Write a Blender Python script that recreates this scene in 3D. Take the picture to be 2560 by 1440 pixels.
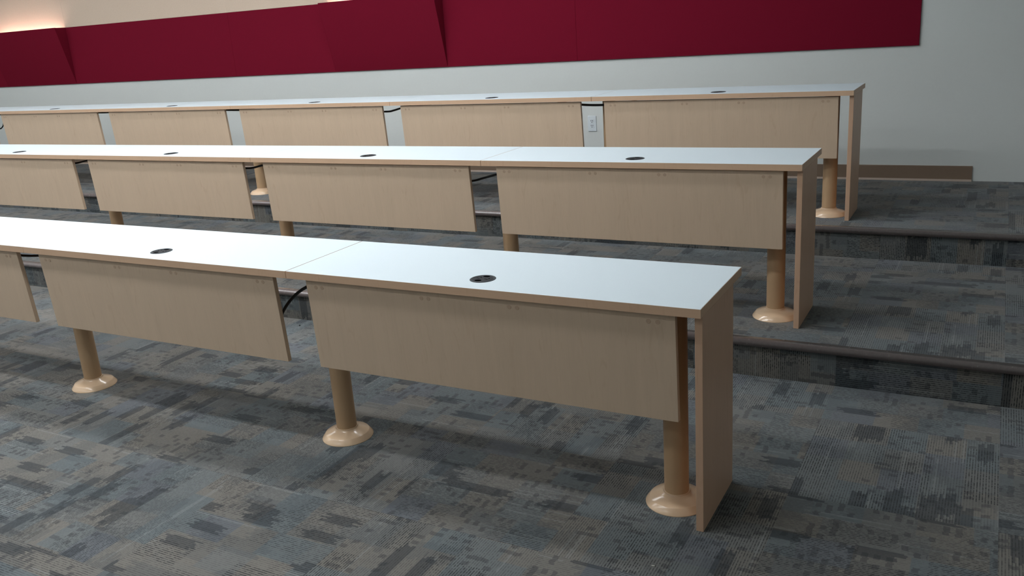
import bpy, bmesh, math, random
from mathutils import Matrix, Vector

# ------------------------------------------------------------------ camera, light, exposure
SC = bpy.context.scene
COL = SC.collection
for o in list(bpy.data.objects):
    bpy.data.objects.remove(o)

right = Vector((0.87969093, 0.47080044, -0.06701351))
up = Vector((-0.07921104, 0.28401722, 0.95554164))
fwd = Vector((-0.46890242, 0.83527311, -0.28713996))
cam_data = bpy.data.cameras.new('camera')
cam = bpy.data.objects.new('camera', cam_data)
COL.objects.link(cam)
m = Matrix.Identity(4)
for i in range(3):
    m[i][0], m[i][1], m[i][2] = right[i], up[i], -fwd[i]
m.translation = Vector((0.7024, -2.3474, 1.5611))
cam.matrix_world = m
cam_data.sensor_width = 36.0
cam_data.lens = 36.0 * 2200.6 / 2560.0
cam_data.clip_start = 0.05
SC.camera = cam

w = bpy.data.worlds.new('world')
SC.world = w
w.use_nodes = True
w.node_tree.nodes['Background'].inputs[0].default_value = (0.55, 0.6, 0.65, 1)
w.node_tree.nodes['Background'].inputs[1].default_value = 0.3

SC.view_settings.view_transform = 'Standard'
SC.view_settings.look = 'None'
SC.view_settings.exposure = 0.62
SC.view_settings.gamma = 1.0
SC.view_settings.use_curve_mapping = False

LAMP_COLOR = (0.965, 1.0, 1.035)
# ceiling fixtures: x, y, strength
FIXTURES = [(x, y, 19.0 * k * j) for y, k in ((-3.46, 0.4), (-2.02, 0.65), (-0.58, 1.2), (0.86, 1.2), (2.30, 0.85)) for x, j in
            ((-9.9, .50), (-8.4, .52), (-6.9, .57), (-5.4, .64), (-3.9, .80), (-2.4, 1.0), (-0.9, 0.22))]
UPLIGHT_STRENGTH = 34.0

# ------------------------------------------------------------------ dimensions
H, T, L, D = 0.74, 0.028, 1.5727, 0.4653
S = 0.1712                      # height of each platform
N1, N2, W = 1.3248, 2.7763, 4.249
ROWS = [(0.0, 0.0, 0.0, 3), (0.0, 1.471, S, 4), (0.0, 2.902, 2 * S, 6)]
XL, XR, YF, ZC = -11.2, 2.9, -6.0, 3.45

# ------------------------------------------------------------------ helpers
def obj(name, bm, mat, parent=None, smooth=False):
    me = bpy.data.meshes.new(name)
    bmesh.ops.recalc_face_normals(bm, faces=bm.faces)
    bm.to_mesh(me)
    bm.free()
    for mm in (mat if isinstance(mat, (list, tuple)) else [mat]):
        me.materials.append(mm)
    if smooth:
        for p in me.polygons:
            p.use_smooth = True
    o = bpy.data.objects.new(name, me)
    COL.objects.link(o)
    if parent:
        o.parent = parent
    return o

def tag(o, label, cat, group=None):
    o['label'] = label
    o['category'] = cat
    if group:
        o['group'] = group
    return o

def struct(o):
    o['kind'] = 'structure'
    return o

def empty(name, loc=(0, 0, 0), parent=None):
    o = bpy.data.objects.new(name, None)
    o.empty_display_size = 0.1
    COL.objects.link(o)
    o.location = loc
    if parent:
        o.parent = parent
    return o

def box(bm, x0, x1, y0, y1, z0, z1, bevel=0.0, seg=2):
    r = bmesh.ops.create_cube(bm, size=1.0)
    vs = r['verts']
    for v in vs:
        v.co = Vector((x0 + (v.co.x + .5) * (x1 - x0), y0 + (v.co.y + .5) * (y1 - y0), z0 + (v.co.z + .5) * (z1 - z0)))
    if bevel:
        es = {e for v in vs for e in v.link_edges}
        bmesh.ops.bevel(bm, geom=list(es), offset=bevel, segments=seg, affect='EDGES', profile=0.5)
    return vs

def newbox(*a, **k):
    bm = bmesh.new()
    box(bm, *a, **k)
    return bm

def lathe(bm, prof, n=48, c=(0, 0, 0)):
    rings = []
    for r, z in prof:
        if r < 1e-6:
            rings.append([bm.verts.new((c[0], c[1], c[2] + z))])
        else:
            rings.append([bm.verts.new((c[0] + r * math.cos(2 * math.pi * i / n), c[1] + r * math.sin(2 * math.pi * i / n), c[2] + z)) for i in range(n)])
    for a, b in zip(rings, rings[1:]):
        for i in range(n):
            j = (i + 1) % n
            if len(a) == 1 and len(b) == 1:
                continue
            if len(a) == 1:
                bm.faces.new((a[0], b[i], b[j]))
            elif len(b) == 1:
                bm.faces.new((a[i], a[j], b[0]))
            else:
                bm.faces.new((a[i], a[j], b[j], b[i]))

def prism(bm, poly, axis, a, b):
    """extrude a polygon given in the two other axes along axis from a to b"""
    def P(p, t):
        if axis == 'x':
            return (t, p[0], p[1])
        if axis == 'y':
            return (p[0], t, p[1])
        return (p[0], p[1], t)
    va = [bm.verts.new(P(p, a)) for p in poly]
    vb = [bm.verts.new(P(p, b)) for p in poly]
    bm.faces.new(va)
    bm.faces.new(vb[::-1])
    n = len(poly)
    for i in range(n):
        j = (i + 1) % n
        bm.faces.new((va[i], va[j], vb[j], vb[i]))

def tube(bm, pts, r, n=12):
    # Catmull-Rom through the points, swept circle
    P = [Vector(p) for p in pts]
    Q = [P[0] * 2 - P[1]] + P + [P[-1] * 2 - P[-2]]
    path = []
    for i in range(1, len(Q) - 2):
        for k in range(8):
            t = k / 8.0
            p0, p1, p2, p3 = Q[i - 1], Q[i], Q[i + 1], Q[i + 2]
            path.append(0.5 * ((2 * p1) + (p2 - p0) * t + (2 * p0 - 5 * p1 + 4 * p2 - p3) * t * t + (3 * p1 - p0 - 3 * p2 + p3) * t ** 3))
    path.append(P[-1])
    rings = []
    for i, p in enumerate(path):
        d = (path[min(i + 1, len(path) - 1)] - path[max(i - 1, 0)]).normalized()
        s = d.cross(Vector((0, 1, 0.01))).normalized()
        u = s.cross(d).normalized()
        rings.append([bm.verts.new(p + r * (math.cos(2 * math.pi * k / n) * s + math.sin(2 * math.pi * k / n) * u)) for k in range(n)])
    for a, b in zip(rings, rings[1:]):
        for i in range(n):
            j = (i + 1) % n
            bm.faces.new((a[i], a[j], b[j], b[i]))
    bm.faces.new(rings[0])
    bm.faces.new(rings[-1][::-1])

# ------------------------------------------------------------------ materials
class G:
    """tiny node-graph helper"""
    def __init__(s, name, rough=0.5, spec=0.5):
        s.mat = bpy.data.materials.new(name)
        s.mat.use_nodes = True
        s.nt = s.mat.node_tree
        s.b = s.nt.nodes['Principled BSDF']
        s.b.inputs['Roughness'].default_value = rough
        s.b.inputs['Specular IOR Level'].default_value = spec
    def n(s, t, **k):
        nd = s.nt.nodes.new(t)
        for a, b in k.items():
            setattr(nd, a, b)
        return nd
    def put(s, sock, v):
        if isinstance(v, bpy.types.NodeSocket):
            s.nt.links.new(v, sock)
        elif v is not None:
            sock.default_value = v
    def m(s, op, a, b=None, c=None, clamp=False):
        nd = s.n('ShaderNodeMath', operation=op, use_clamp=clamp)
        s.put(nd.inputs[0], a)
        s.put(nd.inputs[1], b)
        s.put(nd.inputs[2], c)
        return nd.outputs[0]
    def add(s, a, b): return s.m('ADD', a, b)
    def sub(s, a, b): return s.m('SUBTRACT', a, b)
    def mul(s, a, b): return s.m('MULTIPLY', a, b)
    def fl(s, a): return s.m('FLOOR', a)
    def vec(s, x=0.0, y=0.0, z=0.0):
        nd = s.n('ShaderNodeCombineXYZ')
        for i, v in enumerate((x, y, z)):
            s.put(nd.inputs[i], v)
        return nd.outputs[0]
    def white(s, x=0.0, y=0.0, z=0.0):
        nd = s.n('ShaderNodeTexWhiteNoise', noise_dimensions='3D')
        s.put(nd.inputs['Vector'], s.vec(x, y, z))
        return nd.outputs['Value']
    def noise(s, v, scale=5.0, detail=3.0, rough=0.5, dist=0.0):
        nd = s.n('ShaderNodeTexNoise')
        s.put(nd.inputs['Vector'], v)
        nd.inputs['Scale'].default_value = scale
        nd.inputs['Detail'].default_value = detail
        nd.inputs['Roughness'].default_value = rough
        nd.inputs['Distortion'].default_value = dist
        return nd.outputs['Fac']
    def mix(s, f, a, b):
        nd = s.n('ShaderNodeMix', data_type='RGBA')
        s.put(nd.inputs[0], f)
        for i, v in ((6, a), (7, b)):
            s.put(nd.inputs[i], (v[0], v[1], v[2], 1) if isinstance(v, tuple) else v)
        return nd.outputs[2]
    def mixf(s, f, a, b):
        nd = s.n('ShaderNodeMix', data_type='FLOAT')
        s.put(nd.inputs[0], f)
        s.put(nd.inputs[2], a)
        s.put(nd.inputs[3], b)
        return nd.outputs[0]
    def ramp(s, f, stops, interp='LINEAR'):
        nd = s.n('ShaderNodeValToRGB')
        cr = nd.color_ramp
        cr.interpolation = interp
        while len(cr.elements) < len(stops):
            cr.elements.new(0.5)
        for e, (p, c) in zip(cr.elements, stops):
            e.position = p
            e.color = (c[0], c[1], c[2], 1)
        s.put(nd.inputs[0], f)
        return nd.outputs[0]
    def obj(s):
        return s.n('ShaderNodeTexCoord').outputs['Object']
    def pos(s):
        return s.n('ShaderNodeNewGeometry').outputs['Position']
    def scale(s, v, k):
        nd = s.n('ShaderNodeMapping')
        s.put(nd.inputs[0], v)
        nd.inputs['Scale'].default_value = k
        return nd.outputs[0]
    def color(s, c):
        s.put(s.b.inputs['Base Color'], (c[0], c[1], c[2], 1) if isinstance(c, tuple) else c)
    def bump(s, h, strength=0.2, dist=0.001):
        nd = s.n('ShaderNodeBump')
        nd.inputs['Strength'].default_value = strength
        nd.inputs['Distance'].default_value = dist
        s.put(nd.inputs['Height'], h)
        s.nt.links.new(nd.outputs[0], s.b.inputs['Normal'])

def srgb(r, g, b):
    f = lambda c: (c / 255 / 12.92) if c <= 10 else ((c / 255 + 0.055) / 1.055) ** 2.4
    return (f(r), f(g), f(b))

def plain(name, c, rough=0.5, spec=0.5, metal=0.0, var=0.04, sc=40.0):
    g = G(name, rough, spec)
    n = g.noise(g.obj(), sc, 4)
    dark = tuple(x * (1 - var) for x in c)
    lite = tuple(min(1, x * (1 + var)) for x in c)
    g.color(g.mix(n, dark, lite))
    g.b.inputs['Metallic'].default_value = metal
    return g.mat

def carpet(name, x0, y0, off, vertical=False):
    """square modular carpet: quarter-turned tiles, fine ribs and a broken plaid"""
    TS, RIB = 0.616, 0.0086
    g = G(name, 0.95, 0.08)
    sep = g.n('ShaderNodeSeparateXYZ')
    g.put(sep.inputs[0], g.obj())
    X = sep.outputs['X']
    Y = sep.outputs['Z' if vertical else 'Y']
    u = g.m('DIVIDE', g.sub(X, x0), TS)
    v = g.m('DIVIDE', g.sub(Y, y0), TS)
    iu, iv = g.fl(u), g.fl(v)
    par = g.m('ABSOLUTE', g.m('MODULO', g.add(g.add(iu, iv), 100.0 + off), 2.0))   # 0: ribs run along Y
    par = g.m('GREATER_THAN', par, 0.5)
    lu = g.mul(g.sub(u, iu), TS)
    lv = g.mul(g.sub(v, iv), TS)
    idn = g.add(g.mul(iu, 7.31), g.mul(iv, 3.77))
    a = g.mixf(par, lu, lv)
    b0 = g.mixf(par, lv, lu)
    b = g.add(b0, g.mul(g.white(idn, 2.5), 3.0))
    ra = g.m('DIVIDE', a, RIB)
    ri = g.fl(ra)
    ph = g.sub(ra, ri)
    rag = g.mul(g.sub(g.white(ri, idn, 1.0), 0.5), 0.045)
    br = g.add(b, rag)
    # tone of large blocks
    ca = g.fl(g.m('DIVIDE', a, 0.128))
    cb = g.fl(g.m('DIVIDE', g.add(b, g.mul(g.white(ca, idn, 3.0), 0.4)), 0.155))
    tone = g.white(ca, cb, idn)
    base = g.ramp(tone, [(0.0, srgb(115, 112, 106)), (0.2, srgb(104, 110, 111)), (0.38, srgb(117, 113, 106)),
                         (0.55, srgb(98, 107, 110)), (0.7, srgb(109, 110, 108)), (0.9, srgb(98, 103, 109))], 'CONSTANT')
    # soft variation
    nz = g.noise(g.vec(g.mul(a, 1.0), g.mul(b, 0.6), idn), 22.0, 4.0, 0.6)
    base = g.mix(g.mul(nz, 0.45), base, srgb(116, 115, 111))
    # solid dark blocks with ragged ends
    da = g.fl(g.m('DIVIDE', g.add(a, 0.02), 0.0516))
    db = g.fl(g.m('DIVIDE', g.add(br, g.mul(g.white(da, idn, 5.0), 0.5)), 0.135))
    dk = g.m('GREATER_THAN', g.white(da, db, g.add(idn, 9.0)), 0.90)
    # medium ragged blocks
    ea = g.fl(g.m('DIVIDE', a, 0.0774))
    eb = g.fl(g.m('DIVIDE', g.add(br, g.mul(g.white(ea, idn, 6.0), 0.5)), 0.10))
    md = g.m('GREATER_THAN', g.white(ea, eb, g.add(idn, 19.0)), 0.66)
    # small dashes on a grid inside some of the blocks
    fa = g.fl(g.m('DIVIDE', a, RIB * 3))
    fb0 = g.m('DIVIDE', g.add(b, g.mul(rag, 0.12)), 0.034)
    fb = g.fl(fb0)
    fph = g.sub(fb0, fb)
    ga = g.fl(g.m('DIVIDE', a, 0.206))
    gb = g.fl(g.m('DIVIDE', g.add(b, 0.07), 0.21))
    gm = g.m('GREATER_THAN', g.white(ga, gb, g.add(idn, 31.0)), 0.35)
    ds = g.mul(g.mul(g.m('GREATER_THAN', g.white(fa, fb, g.add(idn, 41.0)), 0.74), g.m('LESS_THAN', fph, 0.55)), gm)
    # rib grooves: dark lines between the ribs, strong in some blocks and faint in others
    ha = g.fl(g.m('DIVIDE', a, 0.103))
    hb = g.fl(g.m('DIVIDE', g.add(b, g.mul(g.white(ha, idn, 8.0), 0.3)), 0.19))
    amp = g.m('MULTIPLY_ADD', g.white(ha, hb, g.add(idn, 51.0)), 0.9, 0.26, clamp=True)
    brk = g.m('MULTIPLY_ADD', g.noise(g.vec(g.mul(ri, 7.3), g.mul(b, 95.0), idn), 1.0, 1.0), 5.0, -1.9, clamp=True)
    fib = g.noise(g.pos(), 420.0, 2.0)
    line = g.mul(g.mul(g.m('LESS_THAN', ph, g.add(0.14, g.mul(fib, 0.5))), amp), g.add(0.25, g.mul(brk, 0.75)))
    # thin pale threads
    th = g.mul(g.m('GREATER_THAN', g.white(ri, g.fl(g.m('DIVIDE', b, 0.26)), g.add(idn, 61.0)), 0.955), 0.24)
    col = g.mix(th, base, srgb(150, 154, 152))
    col = g.mix(g.mul(md, 0.25), col, srgb(64, 72, 78))
    col = g.mix(g.mul(ds, 0.5), col, srgb(58, 60, 62))
    col = g.mix(g.mul(dk, 0.62), col, srgb(44, 50, 55))
    col = g.mix(g.mul(line, 0.88), col, srgb(24, 27, 30))
    # pile speckle
    sp = g.noise(g.pos(), 900.0, 2.0)
    col = g.mix(g.m('MULTIPLY', g.sub(sp, 0.35), 0.5, clamp=True), col, srgb(40, 44, 46))
    g.color(col)
    g.bump(g.add(g.m('LESS_THAN', ph, 0.42), g.mul(sp, 0.6)), 0.35, 0.0015)
    g.b.inputs['Sheen Weight'].default_value = 0.15
    return g.mat

def maple(name, c, seed=0.0, vert=True):
    g = G(name, 0.42, 0.35)
    p = g.obj()
    add = g.n('ShaderNodeVectorMath', operation='ADD')
    g.put(add.inputs[0], p)
    oi = g.n('ShaderNodeObjectInfo').outputs['Random']
    g.put(add.inputs[1], g.vec(g.mul(oi, 13.0), seed, g.mul(oi, 7.0)))
    q = add.outputs[0]
    k = (9.0, 9.0, 0.9) if vert else (0.9, 9.0, 9.0)
    n1 = g.noise(g.scale(q, k), 2.2, 5.0, 0.55, 0.7)
    k2 = (150.0, 150.0, 5.0) if vert else (5.0, 150.0, 150.0)
    n2 = g.noise(g.scale(q, k2), 1.0, 3.0, 0.6)
    n3 = g.noise(g.scale(q, (20.0, 20.0, 4.0)), 1.6, 2.0, 0.5, 1.4)
    col = g.mix(n1, tuple(x * 0.92 for x in c), tuple(min(1, x * 1.06) for x in c))
    col = g.mix(g.m('MULTIPLY', g.sub(n2, 0.5), 0.5, clamp=True), col, tuple(x * 0.72 for x in c))
    band = g.m('MULTIPLY', g.sub(n3, 0.60), 3.0, clamp=True)
    col = g.mix(g.mul(band, 0.45), col, (c[0] * 0.72, c[1] * 0.62, c[2] * 0.55))
    g.color(col)
    return g.mat

M = {}
M['maple'] = maple('maple_laminate', srgb(208, 184, 158))
M['edge'] = maple('maple_edging', srgb(208, 174, 144), 3.0, False)
M['panel'] = maple('maple_end_panel', srgb(204, 168, 140), 5.0)
M['cap'] = plain('screw_cap_tan', srgb(188, 161, 136), 0.5)
M['post'] = plain('tan_paint_satin', srgb(192, 160, 124), 0.42, 0.4, var=0.03, sc=300)
M['flange'] = plain('tan_paint_gloss', srgb(218, 188, 156), 0.16, 0.6, var=0.02)
M['black'] = plain('black_plastic', srgb(14, 15, 17), 0.45)
M['hole'] = plain('painted_hole_black', srgb(3, 4, 6), 0.9, 0.0)  # colour of the flat discs that paint the darkness inside the grommet holes
M['slate'] = plain('dark_grey_plastic', srgb(50, 57, 61), 0.5, 0.3)
M['slate2'] = plain('charcoal_plastic', srgb(33, 36, 40), 0.55, 0.25)
M['base'] = plain('brown_vinyl_base', srgb(128, 109, 92), 0.5)
M['basetoe'] = plain('light_brown_vinyl', srgb(168, 152, 140), 0.3)
M['outlet'] = plain('white_plastic', srgb(216, 224, 228), 0.35, var=0.01)
M['speck'] = plain('pale_lint', srgb(170, 170, 160), 0.9)

g = G('white_laminate', 0.5, 0.22)
n = g.noise(g.obj(), 420.0, 3.0)
g.color(g.mix(n, srgb(203, 215, 220), srgb(212, 223, 228)))
g.bump(n, 0.05, 0.0005)
M['white'] = g.mat

g = G('nosing_rubber', 0.3, 0.9)
n = g.noise(g.pos(), 60.0, 5.0, 0.7)
g.color(g.mix(n, srgb(98, 88, 87), srgb(122, 110, 108)))
g.put(g.b.inputs['Roughness'], g.mixf(n, 0.18, 0.32))
g.bump(g.noise(g.pos(), 300.0, 3.0), 0.08, 0.001)
M['nosing'] = g.mat

def paint(name, c):
    g = G(name, 0.75, 0.25)
    n = g.noise(g.pos(), 55.0, 5.0, 0.6)
    n2 = g.noise(g.pos(), 1.3, 2.0)
    g.color(g.mix(g.add(g.mul(n, 0.5), g.mul(n2, 0.5)), tuple(x * 0.96 for x in c), tuple(min(1, x * 1.03) for x in c)))
    g.bump(n, 0.12, 0.0008)
    return g.mat
M['wall'] = paint('wall_paint', srgb(214, 218, 215))
M['ceil'] = paint('ceiling_tile', srgb(215, 215, 210))

def fabric(name, c, rough=0.95):
    g = G(name, rough, 0.05)
    wv = g.n('ShaderNodeTexWave', wave_type='BANDS', bands_direction='X')
    g.put(wv.inputs['Vector'], g.pos())
    wv.inputs['Scale'].default_value = 160.0
    wz = g.n('ShaderNodeTexWave', wave_type='BANDS', bands_direction='Z')
    g.put(wz.inputs['Vector'], g.pos())
    wz.inputs['Scale'].default_value = 160.0
    weave = g.mul(wv.outputs['Fac'], wz.outputs['Fac'])
    n = g.noise(g.pos(), 90.0, 5.0, 0.7)
    f = g.add(g.mul(weave, 0.3), g.mul(n, 0.7))
    g.color(g.mix(f, tuple(x * 0.86 for x in c), tuple(min(1, x * 1.12) for x in c)))
    g.bump(f, 0.2, 0.0008)
    return g.mat
M['red'] = fabric('crimson_fabric', srgb(117, 21, 42))
M['beige'] = fabric('beige_fabric', srgb(216, 195, 175))

def emit(name, c, s):
    mt = bpy.data.materials.new(name)
    mt.use_nodes = True
    nt = mt.node_tree
    nt.nodes.remove(nt.nodes['Principled BSDF'])
    e = nt.nodes.new('ShaderNodeEmission')
    e.inputs[0].default_value = (c[0], c[1], c[2], 1)
    e.inputs[1].default_value = s
    nt.links.new(e.outputs[0], nt.nodes['Material Output'].inputs['Surface'])
    return mt
M['tube'] = emit('warm_tube', (1.0, 0.91, 0.80), UPLIGHT_STRENGTH)

# ------------------------------------------------------------------ the room
carp0 = carpet('carpet_floor', 0.19, 0.345, 0)
carp1 = carpet('carpet_middle_step', 0.19, 1.315, 0)
carp2 = carpet('carpet_upper_step', 0.19, 2.765, 1)
ris1 = carpet('carpet_lower_riser', 0.19, -0.30, 1, True)
ris2 = carpet('carpet_upper_riser', 0.19, -0.30, 0, True)

struct(obj('floor', newbox(XL, XR, YF, W, -0.12, 0.0), carp0))
def platform(y0, z1, top, riser):
    bm = newbox(XL, XR, y0, W, 0.0 if z1 < 0.2 else S, z1)
    bm.faces.ensure_lookup_table()
    for f in bm.faces:
        f.normal_update()
        if abs(f.normal.y) > 0.5:
            f.material_index = 1
    return struct(obj('floor', bm, [top, riser]))
platform(N1 - 0.026, S, carp1, ris1)
platform(N2 - 0.026, 2 * S, carp2, ris2)

def nosing(i, y, z):
    # bullnose profile (y, z) with a flat leg lying on the tread
    r = 0.0165
    cy, cz = y - 0.032, z - 0.0125
    prof = [(y, z + 0.0015), (y, z + 0.0036)]
    for k in range(0, 15):
        a = math.radians(90 + k * 195 / 14)
        prof.append((cy + r * math.cos(a), cz + r * math.sin(a)))
    prof += [(y - 0.0255, z - 0.03), (y - 0.0255, z + 0.0015)]
    bm = bmesh.new()
    prism(bm, prof, 'x', XL + 0.01, XR - 0.01)
    o = obj('trim_%d' % i, bm, M['nosing'])
    for p in o.data.polygons:
        p.use_smooth = len(p.vertices) == 4
    struct(o)
nosing(1, N1, S)
nosing(2, N2, 2 * S)

struct(obj('wall_back', newbox(XL - .1, XR + .1, W, W + 0.12, -0.12, ZC + .1), M['wall']))
struct(obj('wall_front', newbox(XL - .1, XR + .1, YF - 0.12, YF, -0.12, ZC + .1), M['wall']))
struct(obj('wall_left', newbox(XL - 0.12, XL, YF, W, -0.12, ZC), M['wall']))
struct(obj('wall_right', newbox(XR, XR + 0.12, YF, W, -0.12, ZC), M['wall']))
struct(obj('ceiling', newbox(XL, XR, YF, W, ZC, ZC + 0.1), M['ceil']))

BX = 0.588
bm = bmesh.new()
prism(bm, [(W, 2 * S), (W - 0.008, 2 * S), (W - 0.006, 2 * S + 0.1), (W, 2 * S + 0.102)], 'x', XL, BX)
bb = struct(obj('baseboard_back', bm, M['base']))
bm = bmesh.new()
prism(bm, [(W - 0.008, 2 * S), (W - 0.022, 2 * S), (W - 0.014, 2 * S + 0.007), (W - 0.008, 2 * S + 0.012)], 'x', XL, BX)
obj('base_toe', bm, M['basetoe'], bb)

# ceiling fixtures (above the frame): the light of the room
for i, (x, y, s) in enumerate(FIXTURES):
    e = tag(empty('ceiling_light', (x, y, ZC)), 'long narrow white ceiling light in the rows over the desks', 'ceiling light', 'ceiling lights above the desks')
    bm = bmesh.new()
    for bx in ((-.67, .67, -.12, -.10), (-.67, .67, .10, .12), (-.67, -.65, -.10, .10), (.65, .67, -.10, .10)):
        box(bm, bx[0], bx[1], bx[2], bx[3], -0.015, 0.0)
    obj('fixture_frame', bm, M['outlet'], e)
    obj('diffuser', newbox(-.65, .65, -.1, .1, -0.010, -0.001), emit('lamp_diffuser', LAMP_COLOR, s), e)

# ------------------------------------------------------------------ wall panels
ZB, ZT = 1.243, 1.846
RED = [(0.214, -2.255, 'wide flat crimson fabric wall panel at the right-hand end of the band'),
       (-2.255, -3.471, 'narrower flat crimson fabric panel touching the right side of the middle slanted box'),
       (-4.692, -5.939, 'narrower flat crimson fabric panel touching the left side of the middle slanted box'),
       (-5.939, -8.378, 'wide flat crimson fabric wall panel right of the slanted box at the left edge'),
       (-9.630, -10.85, 'flat crimson fabric panel, only its lower corner showing at the left picture edge')]
for a, b, lab in RED:
    o = obj('fabric_wall_panel', newbox(b + 0.0004, a - 0.0004, W - 0.014, W, ZB, ZT, bevel=0.0015), M['red'])
    tag(o, lab, 'wall panel', 'crimson fabric wall panels')
BEIGE = [(-3.471, -4.692, 'beige fabric wall panel directly above the middle slanted crimson box'),
         (-4.692, -5.939, 'beige fabric wall panel left of the glow over the middle slanted box'),
         (-5.939, -8.378, 'wide beige fabric wall panel between the two glowing light boxes'),
         (-8.378, -10.85, 'beige fabric wall panel glowing above the slanted box in the top left corner')]
for a, b, lab in BEIGE:
    o = obj('upper_wall_panel', newbox(b + 0.0002, a - 0.0002, W - 0.014, W, ZT + 0.001, 3.05, bevel=0.0006), M['beige'])
    tag(o, lab, 'wall panel', 'beige fabric wall panels')

def uplight(x0, x1, label):
    """slanted fabric box, open on top, with a lamp tube inside"""
    e = tag(empty('slanted_wall_light', ((x0 + x1) / 2, W, ZB)), label, 'wall light', 'slanted crimson light boxes')
    hw = (x1 - x0) / 2
    P, h, t = 0.150, ZT + 0.004 - ZB, 0.014
    bm = bmesh.new()
    prism(bm, [(-0.014, 0), (-P, h), (-P + t, h), (-0.001, t), (-0.001, 0)], 'x', -hw, hw)
    obj('front_panel', bm, M['red'], e)
    for s in (-1, 1):
        bm = bmesh.new()
        xa, xb = (hw - t, hw - 0.0005) if s > 0 else (-hw + 0.0005, -hw + t)
        prism(bm, [(-0.001, 0.016), (-P + t + 0.0005, h - 0.002), (-0.001, h - 0.002)], 'x', xa, xb)
        obj('side_panel', bm, M['red'], e)
    bm = newbox(-hw + 0.05, hw - 0.05, -0.07, -0.045, h - 0.13, h - 0.11)
    obj('lamp_tube', bm, M['tube'], e)
uplight(-4.692, -3.471, 'slanted crimson fabric light box in the middle of the wall band')
uplight(-9.63, -8.378, 'slanted crimson fabric light box cut off by the left edge, lit wall above')

# ------------------------------------------------------------------ wall outlet
oc = empty('wall_outlet', (-2.155, W, 0.686))
tag(oc, 'white duplex power outlet on the wall between two back-row desks', 'outlet')
obj('cover_plate', newbox(-0.037, 0.037, -0.006, 0, 0, 0.124, bevel=0.0035, seg=3), M['outlet'], oc)
for zc in (0.043, 0.081):
    r = obj('receptacle', newbox(-0.0165, 0.0165, -0.0082, -0.0055, zc - 0.0165, zc + 0.0165, bevel=0.001), M['outlet'], oc)
    for sx in (-0.0068, 0.0068):
        obj('slot', newbox(sx - 0.0019, sx + 0.0019, -0.0088, -0.008, zc - 0.001, zc + 0.010), M['slate2'], r)
    bm = bmesh.new()
    lathe(bm, [(0, -0.0004), (0.0032, -0.0004), (0.0032, 0.0004), (0, 0.0004)], 16)
    bmesh.ops.rotate(bm, verts=bm.verts, matrix=Matrix.Rotation(math.pi / 2, 3, 'X'))
    bmesh.ops.translate(bm, verts=bm.verts, vec=(0, -0.0084, zc - 0.008))
    obj('slot', bm, M['slate2'], r)

# ------------------------------------------------------------------ desks
def link_copy(o, parent=None):
    c = o.copy()
    COL.objects.link(c)
    c.parent = parent
    for ch in o.children:
        link_copy(ch, c)
    return c

def pedestal(parent, x, y):
    bm = bmesh.new()
    lathe(bm, [(0.0405, 0.030), (0.0405, H - T - 0.006), (0.055, H - T - 0.005), (0.055, H - T)], 48, (x, y, 0))
    o = obj('pedestal_leg', bm, M['post'], parent, True)
    mod = o.modifiers.new('split', 'EDGE_SPLIT')
    mod.split_angle = math.radians(40)
    bm = bmesh.new()
    lathe(bm, [(0.103, 0.0), (0.103, 0.002), (0.1015, 0.0045), (0.0890, 0.0212), (0.0872, 0.0226), (0.0560, 0.0330), (0.0480, 0.0365), (0.0445, 0.0400), (0.0430, 0.0445), (0.0405, 0.0450), (0.0405, 0.03)], 64, (x, y, 0))
    f = obj('floor_flange', bm, M['flange'], o, True)
    mod = f.modifiers.new('split', 'EDGE_SPLIT')
    mod.split_angle = math.radians(24)
    return o

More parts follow.
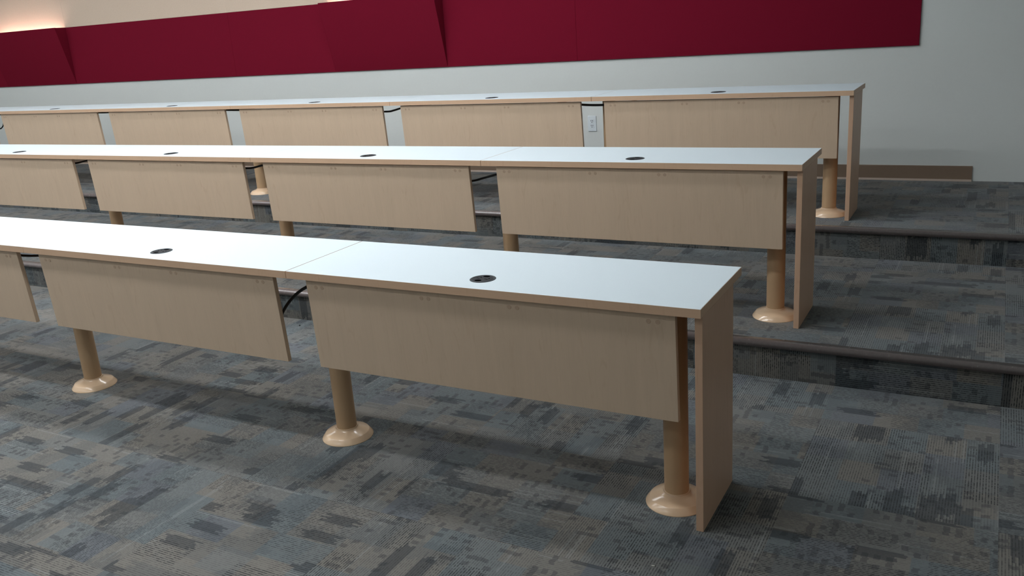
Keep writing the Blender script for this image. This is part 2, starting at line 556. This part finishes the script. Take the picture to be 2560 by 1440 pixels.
def make_desk():
    root = empty('classroom_desk')
    # work surface and its edge strip
    e = 0.0008
    g_ = 0.0012
    bm = newbox(-L + g_ + e, -g_ - e, e, D - e, H - T + 0.002, H, bevel=0.0006, seg=1)
    obj('tabletop', bm, M['white'], root)
    bm = bmesh.new()
    o_ = [(-L + g_, 0), (-g_, 0), (-g_, D), (-L + g_, D)]
    i_ = [(-L + g_ + e, e), (-g_ - e, e), (-g_ - e, D - e), (-L + g_ + e, D - e)]
    vo = [[bm.verts.new((x, y, z)) for x, y in o_] for z in (H - T, H - 0.0006)]
    vi = [[bm.verts.new((x, y, z)) for x, y in i_] for z in (H - T, H - 0.0006)]
    for k in range(4):
        j = (k + 1) % 4
        bm.faces.new((vo[0][k], vo[0][j], vo[1][j], vo[1][k]))
        bm.faces.new((vi[0][k], vi[1][k], vi[1][j], vi[0][j]))
        bm.faces.new((vo[1][k], vo[1][j], vi[1][j], vi[1][k]))
    bm.faces.new([vo[0][k] for k in range(4)])
    obj('edge_strip', bm, M['edge'], root)
    # front (modesty) board, very slightly kicked back at the foot
    bm = bmesh.new()
    yt, yb, th = 0.014, 0.032, 0.019
    zt, zb = H - T - 0.004, 0.357
    prism(bm, [(yt, zt), (yb, zb), (yb + th, zb), (yt + th, zt)], 'x', -L + 0.080, -0.082)
    bmesh.ops.bevel(bm, geom=list(bm.edges), offset=0.0008, segments=1, affect='EDGES')
    front = obj('modesty_board', bm, M['maple'], root)
    for xc in (-0.151, -0.625, -0.968, -1.434):
        for dx in (-0.0145, 0.0145):
            bm = bmesh.new()
            lathe(bm, [(0, 0.0005), (0.0072, 0.0005), (0.0075, 0.0002), (0.0075, -0.001), (0, -0.001)], 20)
            bmesh.ops.rotate(bm, verts=bm.verts, matrix=Matrix.Rotation(math.pi / 2, 3, 'X'))
            bmesh.ops.translate(bm, verts=bm.verts, vec=(xc + dx, yt + (zt - 0.683) / (zt - zb) * (yb - yt) - 0.0002, 0.683))
            obj('screw_cap', bm, M['cap'], front)
    pedestal(root, -L + 0.050, 0.168)
    # round power grommet
    gx, gy = -0.7865, 0.108
    bm = bmesh.new()
    lathe(bm, [(0.0452, 0.0), (0.0450, 0.0008), (0.0440, 0.0014), (0.0385, 0.0015), (0.0378, 0.0006), (0.0368, 0.0006), (0, 0.0006)], 56, (gx, gy, H))
    gr = obj('power_grommet', bm, M['slate'], root)
    bm = bmesh.new()
    lathe(bm, [(0.0362, 0.0006), (0.0360, 0.0012), (0, 0.0012)], 48, (gx, gy, H))
    obj('outlet_face', bm, M['slate2'], gr)
    for hx, hy, ra, rb in ((-0.006, -0.023, 0.0125, 0.0085), (0.000, 0.0265, 0.0125, 0.0075)):
        bm = bmesh.new()
        lathe(bm, [(1.0, 0.0), (1.0, 0.00135), (0, 0.00135)], 28)
        bmesh.ops.scale(bm, verts=bm.verts, vec=(ra, rb, 1))
        bmesh.ops.rotate(bm, verts=bm.verts, matrix=Matrix.Rotation(math.radians(8), 3, 'Z'))
        bmesh.ops.translate(bm, verts=bm.verts, vec=(gx + hx, gy + hy, H))
        obj('cable_hole', bm, M['hole'], gr)
    for sx, sy in ((-0.0175, 0.006), (0.0165, 0.001)):
        bm = bmesh.new()
        for qx, qy, rx, ry in ((-0.0065, -0.002, 0.004, 0.0017), (0.002, -0.0065, 0.004, 0.0017), (0.005, 0.0045, 0.003, 0.003)):
            lathe(bm, [(0.001, 0.0011), (0.001, 0.00135), (0, 0.00135)], 12)
            vs = [v for v in bm.verts if abs(v.co.x) < 0.00101 and abs(v.co.y) < 0.00101 and v.co.z < 0.01]
            for v in vs:
                v.co = Vector((gx + sx + qx + v.co.x / 0.001 * rx, gy + sy + qy + v.co.y / 0.001 * ry, H + v.co.z))
        obj('socket', bm, M['hole'], gr)
    return root

def end_parts(root):
    obj('end_panel', newbox(-0.0245, -0.0012, 0.018, 0.362, 0.0, H - T - 0.0005, bevel=0.0008, seg=1), M['panel'], root)
    pedestal(root, -0.136, 0.168)

DESK_L = [
    ['white-topped maple desk with end panel at the right end of the front row',
     'white-topped maple desk, second from the right end of the front row',
     'white-topped maple desk of the front row cut off by the left edge of the picture'],
    ['white-topped maple desk with end panel at the right end of the middle row',
     'white-topped maple desk, second from the right end of the middle row',
     'white-topped maple desk, third from the right end of the middle row',
     'white-topped maple desk of the middle row cut off by the left edge of the picture'],
    ['white-topped maple desk with end panel at the right end of the back row',
     'white-topped maple back-row desk just left of the wall outlet',
     'white-topped maple desk, third from the right end of the back row',
     'white-topped maple desk, fourth from the right end of the back row',
     'white-topped maple desk, fifth from the right end of the back row',
     'white-topped maple desk of the back row almost wholly cut off by the left edge'],
]
GRP = ['desks in the front row', 'desks in the middle row', 'desks in the back row']
proto = make_desk()
ends = []
for r, (rx, ry, rz, n) in enumerate(ROWS):
    for i in range(n):
        d = proto if not ends else link_copy(proto)
        d.location = (rx - i * L, ry, rz)
        tag(d, DESK_L[r][i], 'desk', GRP[r])
        if i == 0:
            ends.append(d)
for d in ends:
    end_parts(d)

# ------------------------------------------------------------------ cables
def cable(pts, r, label):
    bm = bmesh.new()
    tube(bm, pts, r)
    o = obj('power_cable', bm, M['black'], None, True)
    tag(o, label, 'cable', 'black power cables under the desks')
Y1, Y2, Y3 = 0.09, 1.561, 2.992
cable([(-1.22, Y1, .700), (-1.36, Y1, .702), (-1.48, Y1, .685), (-1.559, Y1, .654), (-1.61, Y1, .626), (-1.657, Y1, .589), (-1.695, Y1, .549), (-1.76, Y1, .47), (-1.86, Y1, .44), (-1.98, Y1, .52), (-2.1, Y1, .64), (-2.2, Y1, .702)], .0062,
      'thick black cable drooping steeply in the gap between the first two front-row desks')
cable([(-2.9, Y1, .703), (-3.05, Y1, .69), (-3.205, Y1, .671), (-3.331, Y1, .666), (-3.45, Y1, .68), (-3.6, Y1, .703)], .0058,
      'black cable running level in the left gap of the front row')
cable([(-1.2, Y2, .874), (-1.4, Y2, .86), (-1.544, Y2, .823), (-1.624, Y2, .802), (-1.686, Y2, .788), (-1.80, Y2, .785), (-1.95, Y2, .83), (-2.1, Y2, .874)], .0058,
      'black cable slanting in the gap left of the rightmost middle-row desk')
cable([(-2.85, Y2, .874), (-3.0, Y2, .868), (-3.14, Y2, .850), (-3.214, Y2, .835), (-3.28, Y2, .830), (-3.42, Y2, .835), (-3.6, Y2, .874)], .0060,
      'black cable curving in front of a back-row pedestal, second gap of the middle row')
cable([(-4.5, Y2, .876), (-4.65, Y2, .872), (-4.759, Y2, .858), (-4.879, Y2, .840), (-5.0, Y2, .845), (-5.2, Y2, .876)], .0060,
      'black cable slanting in the leftmost gap of the middle row')
cable([(-1.3, Y3, 1.040), (-1.45, Y3, 1.03), (-1.532, Y3, 1.021), (-1.67, Y3, 1.025), (-1.85, Y3, 1.045)], .0075,
      'thick black cable stretched level just above the wall outlet')
cable([(-2.85, Y3, 1.045), (-3.0, Y3, 1.042), (-3.101, Y3, 1.029), (-3.178, Y3, 1.012), (-3.237, Y3, 1.004), (-3.4, Y3, 1.01), (-3.55, Y3, 1.045)], .0068,
      'black cable sagging against the white wall in the second gap of the back row')
cable([(-4.55, Y3, 1.042), (-4.679, Y3, 1.038), (-4.812, Y3, 1.040), (-4.95, Y3, 1.044)], .0085,
      'short level black cable in the third gap of the back row')
cable([(-6.12, Y3, 1.045), (-6.267, Y3, 1.043), (-6.398, Y3, 1.042), (-6.55, Y3, 1.045)], .0085,
      'short level black cable in the fourth gap of the back row')
cable([(-7.70, Y3, 1.046), (-7.859, Y3, 1.045), (-7.93, Y3, 1.045), (-8.1, Y3, 1.046)], .0085,
      'short level black cable at the far left end of the back row')
Y4 = 3.202
cable([(-8.05, Y4, 1.046), (-8.06, Y4, .99), (-8.12, Y4, .945), (-8.188, Y4, .943), (-8.225, Y4, .935), (-8.241, Y4, .911), (-8.277, Y4, .887), (-8.307, Y4, .879), (-8.40, Y4, .87), (-8.5, Y4, .93), (-8.52, Y4, 1.046)], .0058,
      'curled black cable hanging at the left edge behind the back row')

# ------------------------------------------------------------------ specks on the carpet
bm = bmesh.new()
bmesh.ops.create_icosphere(bm, subdivisions=2, radius=0.005)
bmesh.ops.scale(bm, verts=bm.verts, vec=(1, 1, .6))
o = obj('floor_speck', bm, M['black'], None, True)
o.location = (-2.69, 1.205, 0.003)
tag(o, 'tiny black speck on the carpet behind the first gap of the front row', 'debris')
bm = bmesh.new()
bmesh.ops.create_icosphere(bm, subdivisions=2, radius=0.004)
bmesh.ops.scale(bm, verts=bm.verts, vec=(1.6, .7, .4))
o = obj('lint', bm, M['speck'], None, True)
o.location = (-0.085, -0.211, 0.0016)
tag(o, 'tiny pale scrap on the carpet in front of the rightmost front desk', 'debris')
